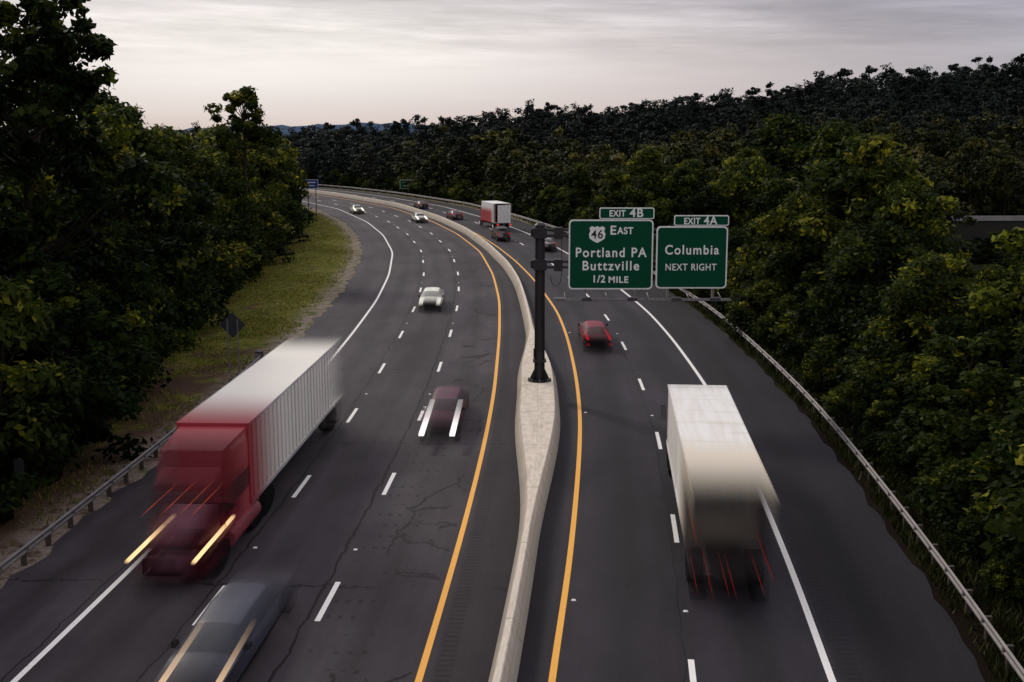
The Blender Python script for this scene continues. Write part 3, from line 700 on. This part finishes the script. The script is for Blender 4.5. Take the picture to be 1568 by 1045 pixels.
def semi_right():
    Tn=20.5;B=6.;L=Tn-B; mb=MB(); r=-Tn/2; F=Tn/2; H=3.62
    mb.box(-1.2,1.2,r,F-4.,1.05,H,0)
    for s in(-1,1):
        x0,x1=sorted((s*1.204,s*1.235)); mb.box(x0,x1,r,F-4.,1.02,1.2,1); mb.box(x0,x1,r,F-4.,H-.1,H+.01,1)
    mb.box(-1.12,-.02,r-.03,r-.002,1.15,H-.1,1); mb.box(.02,1.12,r-.03,r-.002,1.15,H-.1,1)
    mb.box(-.5,.5,r+.3,F-1,.7,1.03,2); mb.box(-1.1,1.1,r,r+.12,.45,.6,2)
    for yy in(r+2.2,r+3.6,F-5.,F-3.9,F-1.1):
        for s in(-1,1): x0,x1=sorted((s*.7,s*1.17)); mb.wheel(x0,x1,yy,.5,.5,1.7,3,None)
    mb.hexa([(-1.15,F-3.98,.8),(1.15,F-3.98,.8),(1.1,F-.1,.8),(-1.1,F-.1,.8)],[(-1.1,F-3.98,3.3),(1.1,F-3.98,3.3),(1.0,F-.8,2.9),(-1.0,F-.8,2.9)],4)
    mb.hexa([(-.98,F-.42,1.9),(.98,F-.42,1.9),(.98,F-.35,1.9),(-.98,F-.35,1.9)],[(-.9,F-.80,2.7),(.9,F-.80,2.7),(.9,F-.72,2.7),(-.9,F-.72,2.7)],5)
    for s in(-1,1): x0,x1=sorted((s*1.2,s*1.42)); mb.box(x0,x1,F-2.6,F-1.4,1.7,2.4,5)
    for x,z in((-1.08,.9),(-.62,.75),(-.15,.8),(.05,.78),(.85,.9),(1.12,1.3),(-1.14,2.4)):
        mb.box(x-.006,x+.006,r-.2,r+5.2,z,z+.012,6)
    def bc(t,X,Y,Z):
        n=t.noise(t.comb(t.m('MULTIPLY',X,4.),t.m('MULTIPLY',Y,.25)),1.,3)
        n2=t.noise(t.comb(t.m('MULTIPLY',X,.2),t.m('MULTIPLY',Y,1.1)),1.,2)
        c=t.mix(t.ss(n,.35,.7),(.90,.90,.89),(.80,.77,.72)); c=t.mix(t.m('MULTIPLY',t.ss(n2,.5,.7),.5),c,(.64,.58,.48))
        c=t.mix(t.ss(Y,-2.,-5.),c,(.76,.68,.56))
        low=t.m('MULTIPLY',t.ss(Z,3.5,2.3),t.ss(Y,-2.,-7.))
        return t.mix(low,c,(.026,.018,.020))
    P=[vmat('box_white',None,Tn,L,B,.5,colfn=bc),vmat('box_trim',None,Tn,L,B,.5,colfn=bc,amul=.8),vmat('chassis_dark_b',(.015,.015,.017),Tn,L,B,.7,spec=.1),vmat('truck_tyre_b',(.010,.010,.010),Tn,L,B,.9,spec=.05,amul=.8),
       vmat('cab_grey',(.05,.05,.075),Tn,L,B,.4,amul=1.),vmat('cab_glass_b',(.02,.02,.03),Tn,L,B,.3,amul=.9),emat('tail_streaks',(1.,.03,.03),.36,r-.2,r+5.2,2.,.65)]
    x,y,a=at('R',42.4,4.95)
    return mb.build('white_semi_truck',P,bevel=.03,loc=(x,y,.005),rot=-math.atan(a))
semi_right()
def box_truck():
    Tn=11.;B=2.4;L=Tn-B; mb=MB(); r=-Tn/2;F=Tn/2
    mb.box(-1.25,1.25,r,F-2.6,1.0,3.9,0); mb.box(-1.0,1.0,r-.02,r+.02,1.1,3.7,1)
    mb.hexa([(-1.1,F-2.4,.6),(1.1,F-2.4,.6),(1.05,F,.6),(-1.05,F,.6)],[(-1.05,F-2.4,2.6),(1.05,F-2.4,2.6),(.95,F-.9,2.5),(-.95,F-.9,2.5)],2)
    mb.box(-.5,.5,r,F-1,.6,.98,3); mb.box(-1.1,1.1,r-.05,r+.1,.5,.62,3)
    for yy in(r+2,F-1.1):
        for s in(-1,1): x0,x1=sorted((s*.75,s*1.2)); mb.wheel(x0,x1,yy,.48,.48,1.2,3,1)
    for s in(-1,1): x0,x1=sorted((s*.8,s*1.15)); mb.box(x0,x1,r-.08,r-.03,.75,.92,4)
    def bc(t,X,Y,Z): return t.mix(t.m('MULTIPLY',t.ss(Z,3.4,2.4),t.ss(Y,-4.6,-2.)),(.84,.84,.82),(.42,.03,.04))
    P=[vmat('cargo_box',None,Tn,L,B,.5,colfn=bc),vmat('box_doors',(.85,.84,.82),Tn,L,0,.5),vmat('cab_red_b',(.25,.02,.03),Tn,L,B,.4),vmat('dark_b',(.02,.02,.02),Tn,L,B,.8),vmat('tail_b',(.5,.02,.02),Tn,L,0,.4,emis=((1,.04,.04),.7))]
    x,y,a=at('R',177,4.6); return mb.build('box_truck',P,bevel=.03,loc=(x,y,.005),rot=-math.atan(a)*-1.0+.0 if False else math.atan(abs(a))*1.35)
box_truck()

# ------------------------------------------------------------------ sign gantry
PX,PY=1.5,62.2
gan=bpy.data.objects.new('overhead_sign_gantry',None); link(gan)
mb=MB()
mb.tube((PX,PY,.83),(PX,PY,9.3),.29,.26,18,0); mb.tube((PX,PY,9.3),(PX,PY,9.42),.31,.2,18,0)
mb.tube((PX,PY,.86),(PX,PY,.94),.56,.56,18,0); mb.tube((PX,PY,.8),(PX,PY,.86),.66,.66,18,0)
for i in range(8):
    a=i*math.pi/4; c,s=math.cos(a),math.sin(a)
    mb.add([(PX+c*.28-s*.012,PY+s*.28+c*.012,.94),(PX+c*.54-s*.012,PY+s*.54+c*.012,.94),(PX+c*.28-s*.012,PY+s*.28+c*.012,1.5),
            (PX+c*.28+s*.012,PY+s*.28-c*.012,.94),(PX+c*.54+s*.012,PY+s*.54-c*.012,.94),(PX+c*.28+s*.012,PY+s*.28-c*.012,1.5)],[(0,1,2),(5,4,3),(0,3,4,1),(1,4,5,2),(2,5,3,0)],0)
    mb.tube((PX+c*.6,PY+s*.6,.86),(PX+c*.6,PY+s*.6,1.0),.03,.03,6,1)
for z in(9.05,8.75,7.35,7.05):
    mb.tube((PX,PY,z),(11.3,PY-.02,z),.075,.06,8,0)
for z in(8.9,7.2):
    mb.box(PX-.36,PX+.36,PY-.38,PY+.38,z-.28,z+.28,0); mb.box(PX+.75,PX+1.2,PY-.42,PY+.05,z-.32,z+.30,0)
    mb.box(PX-.50,PX-.3,PY-.12,PY+.12,z-.2,z+.2,0)
mb.box(PX-.36,PX+.36,PY-.36,PY+.36,1.9,2.0,0); mb.box(PX-.33,PX-.28,PY-.15,PY+.15,2.1,2.6,0); mb.box(PX-.14,PX+.14,PY-.36,PY-.27,2.0,2.45,0)
for z0,z1,x in((7.3,8.8,3.6),(7.3,8.8,5.2),(7.3,8.8,6.8),(7.3,8.8,8.4),(7.3,8.8,10.0)):
    mb.tube((x,PY-.03,z0),(x+.9,PY-.03,z1),.035,.035,6,0)
for x in(3.9,6.6,8.3,10.7): mb.box(x-.05,x+.05,PY-.72,PY-.5,5.5,9.6 if x<8 else 9.3,1)
pr=None
for i in range(13):
    a=math.pi*i/12; p=(PX+.85-.28*math.cos(a),PY-.3,6.6-.55*math.sin(a))
    if pr: mb.tube(pr,p,.018,.018,5,0,False)
    pr=p
mb.tube((PX+1.15,PY-.3,6.6),(PX+1.15,PY-.3,9.3),.018,.018,5,0)
mb.build('mast_and_arms',[M_post,M_galv],parent=gan)
mb=MB()
for y in(PY-1.35,PY-1.9): mb.tube((2.3,y,5.52),(11.5,y,5.52),.04,.04,6,0)
x=2.4
while x<11.5: mb.tube((x,PY-1.9,5.52),(x,PY-1.35,5.52),.02,.02,5,0); x+=.55
for x in(2.8,5.0,7.2,9.3,11.0): mb.tube((x,PY-.6,5.75),(x,PY-1.9,5.50),.03,.03,6,0)
for x in(3.9,6.3,8.6,10.6):
    mb.box(x-.28,x+.28,PY-2.1,PY-1.85,5.50,5.66,1,.8,.7); mb.box(x-.24,x+.24,PY-2.06,PY-1.9,5.66,5.70,0)
mb.box(2.2,2.75,PY-1.95,PY-1.4,5.53,5.62,0)
mb.build('catwalk_and_lamps',[M_galv,M_post],parent=gan,bevel=.0)
def rrect(name,x0,x1,z0,z1,y,th,r,mat,parent):
    pts=[]
    for cx,cz,a0 in((x1-r,z1-r,0),(x0+r,z1-r,90),(x0+r,z0+r,180),(x1-r,z0+r,270)):
        for k in range(7): a=math.radians(a0+15*k); pts.append((cx+r*math.cos(a),cz+r*math.sin(a)))
    n=len(pts); vs=[(x,y,z) for x,z in pts]+[(x,y+th,z) for x,z in pts]
    mb=MB(); mb.add(vs,[tuple(range(n)),tuple(range(2*n-1,n-1,-1))]+[(i,n+i,n+(i+1)%n,(i+1)%n) for i in range(n)],0)
    return mb.build(name,[mat],parent=parent)
SYp=PY-.78
def panel(tag,x0,x1,z0,z1,r=.22,b=.075):
    rrect(tag+'_border',x0,x1,z0,z1,SYp,.05,r,M_signw,gan)
    rrect(tag+'_face',x0+b,x1-b,z0+b,z1-b,SYp-.012,.010,r-b*.6,M_green,gan)
panel('sign_left',3.0,7.46,5.95,9.65); panel('sign_right',7.63,11.4,6.0,9.30)
panel('exit_tab_left',4.6,7.49,9.68,10.28,.1,.055); panel('exit_tab_right',8.54,11.43,9.33,9.88,.1,.055)
def text(s,x,z,size,mat=M_signw,y=None,w=None,bold=.013,nm='lettering',sp=1.12):
    c=bpy.data.curves.new(nm,'FONT'); c.body=s; c.size=size; c.align_x='CENTER'; c.align_y='CENTER'; c.extrude=.003; c.offset=bold
    c.space_character=sp
    o=bpy.data.objects.new(nm,c); c.materials.append(mat); o.location=(x,(SYp-.018) if y is None else y,z); o.rotation_euler=(math.pi/2,0,0); link(o,gan)
    bpy.context.view_layer.update()
    if w: o.scale=(w/max(o.dimensions.x,.01),)+(1,1)
    return o
def zy(py): return 10.28-(py-317)*(10.28-5.93)/(441-317)
def xx(px): return (px-784)/28.7
text('EXIT',xx(943),zy(326),.46,w=.85); text('4B',xx(972),zy(325.5),.62,w=.72)
text('EXIT',xx(1056),zy(337.5),.46,w=.85); text('4A',xx(1084),zy(337),.62,w=.72)
text('E',xx(937),zy(351.5),.66,w=.30); text('AST',xx(955.5),zy(352),.50,w=.85)
text('Portland PA',xx(934),zy(385),.70,w=3.75,sp=1.2); text('Buttzville',xx(934),zy(405),.70,w=3.0,sp=1.2)
text('1/2',xx(916),zy(425),.55,w=.62); text('MILE',xx(946),zy(426),.48,w=1.05)
text('Columbia',xx(1057),zy(381),.70,w=2.85,sp=1.2); text('NEXT RIGHT',xx(1056),zy(407),.50,w=2.7,bold=.006)
sh=[(0,-.46),(.22,-.36),(.42,-.22),(.46,.02),(.38,.18),(.44,.34),(.30,.44),(.14,.38),(0,.44),(-.14,.38),(-.30,.44),(-.44,.34),(-.38,.18),(-.46,.02),(-.42,-.22),(-.22,-.36)]
cx,cz=xx(913),zy(357); mb=MB(); vs=[(cx+x*.95,SYp-.020,cz+z*.98) for x,z in sh]+[(cx+x*.95,SYp-.014,cz+z*.98) for x,z in sh]; n=len(sh)
mb.add(vs,[tuple(range(n-1,-1,-1)),tuple(range(n,2*n))]+[(i,(i+1)%n,n+(i+1)%n,n+i) for i in range(n)],0); mb.build('route_shield',[M_signw],parent=gan)
text('46',cx,cz-.02,.62,M_black,SYp-.026,w=.62,bold=.010)

# roadside signs
def diamond():
    mb=MB(); x,y,z=-16.7,68.6,2.85; s=.78
    mb.add([(x,y,z-s),(x+s,y,z),(x,y,z+s),(x-s,y,z),(x,y+.02,z-s),(x+s,y+.02,z),(x,y+.02,z+s),(x-s,y+.02,z)],[(0,1,2,3),(7,6,5,4),(0,4,5,1),(1,5,6,2),(2,6,7,3),(3,7,4,0)],0)
    for dx in(-.3,.3): mb.box(x+dx-.035,x+dx+.035,y-.07,y-.01,-.3,z+.35,1)
    mb.build('diamond_warning_sign',[M_signback,M_galv])
    mb=MB(); 
    mb.box(-18.9,-18.82,43,43.06,-.9,1.9,0); mb.box(-19.05,-18.67,42.96,42.98,1.3,1.85,1); mb.build('small_marker_post',[M_rust,M_signback])
diamond()
def roadsign(name,x,y,z,w,h,mat):
    e=bpy.data.objects.new(name,None); link(e); rrect('border',x-w/2,x+w/2,z-h/2,z+h/2,y,.04,.12,M_signw,e); rrect('face',x-w/2+.05,x+w/2-.05,z-h/2+.05,z+h/2-.05,y-.015,.012,.08,mat,e)
    mb=MB(); 
    for s in(-1,1): mb.box(x+s*w*.3-.06,x+s*w*.3+.06,y+.05,y+.15,-1,z+h*.3,0)
    for k,(ww,zz) in enumerate(((.6,.18),(.45,-.18))): mb.box(x-w*ww/2,x+w*ww/2,y-.03,y-.018,z+h*zz-.06,z+h*zz+.06,1)
    mb.build('posts_and_legend',[M_rust,M_signw],parent=e)
roadsign('blue_road_sign',-34.0,199,5.7,2.2,1.5,M_blue); roadsign('green_road_sign',-24.5,272,2.6,3.0,2.0,M_green)

# ------------------------------------------------------------------ world, sun, camera
w=bpy.data.worlds.new('World'); scene.world=w; w.use_nodes=True; t=NT(w.node_tree); bg=w.node_tree.nodes['Background']
SE,SA=math.radians(32),math.radians(-35)
sky=t.n('ShaderNodeTexSky',sky_type='NISHITA'); sky.sun_disc=False; sky.sun_elevation=SE; sky.sun_rotation=SA
g=t.n('ShaderNodeTexCoord').outputs['Generated']; nm=t.n('ShaderNodeVectorMath',operation='NORMALIZE'); t.l(g,nm.inputs[0])
X,Y,Z=t.sep(nm.outputs[0]); az=t.m('ARCTAN2',X,Y)
def gauss(v,c,s): 
    q=t.m('DIVIDE',t.m('SUBTRACT',v,c),s); return t.m('EXPONENT',t.m('MULTIPLY',t.m('MULTIPLY',q,q),-1.))
gl=t.m('MULTIPLY',gauss(az,-.20,.32),gauss(Z,.070,.060))
n1=t.noise(t.comb(t.m('MULTIPLY',az,2.6),t.m('MULTIPLY',t.m('ADD',Z,t.m('MULTIPLY',az,.03)),30.)),1.,7,.6)
n2=t.noise(t.comb(t.m('MULTIPLY',az,9.),t.m('MULTIPLY',Z,95.),3.),1.,6,.65)
base=t.mix(t.ss(Z,-.01,.045),(.55,.42,.38),(.52,.455,.46))
base=t.mix(t.ss(Z,.05,.12),base,(.42,.385,.44))
base=t.mix(t.m('MULTIPLY',t.ss(az,.08,.45),.45),base,(.28,.30,.39))
base=t.mix(t.ss(Z,.15,.55),base,(.74,.71,.75))
col=t.mix(gl,base,(.96,.90,.86))
cl=t.m('MULTIPLY_ADD',t.ss(n1,.36,.66),.36,.80); cl=t.m('MULTIPLY',cl,t.m('MULTIPLY_ADD',t.ss(n2,.38,.7),.14,.93))
upper=t.m('MULTIPLY_ADD',t.ss(Z,.04,.09),.9,.10); cl=t.m('ADD',t.m('MULTIPLY',t.m('SUBTRACT',cl,1.),upper),1.)
col=t.scale(col,cl)
skys=t.scale(sky.outputs[0],.003)
ad=t.n('ShaderNodeVectorMath',operation='ADD'); t.l(col,ad.inputs[0]); t.l(skys,ad.inputs[1])
t.l(ad.outputs[0],bg.inputs[0]); bg.inputs[1].default_value=1.
sl=bpy.data.lights.new('sun','SUN'); sl.energy=1.5; sl.angle=math.radians(10); sl.color=(1.,.92,.78)
so=bpy.data.objects.new('sun',sl); link(so)
d=Vector((math.sin(SA)*math.cos(SE),math.cos(SA)*math.cos(SE),math.sin(SE))); so.rotation_euler=d.to_track_quat('Z','Y').to_euler()
cam=bpy.data.cameras.new('camera'); co=bpy.data.objects.new('camera',cam); link(co)
co.location=(0,0,14.1); co.rotation_euler=(math.radians(90-10.1),0,0); cam.lens=40.9; cam.sensor_width=36; cam.clip_end=9000; cam.clip_start=.5
scene.camera=co
scene.view_settings.view_transform='Standard'; scene.view_settings.look='None'; scene.view_settings.exposure=0
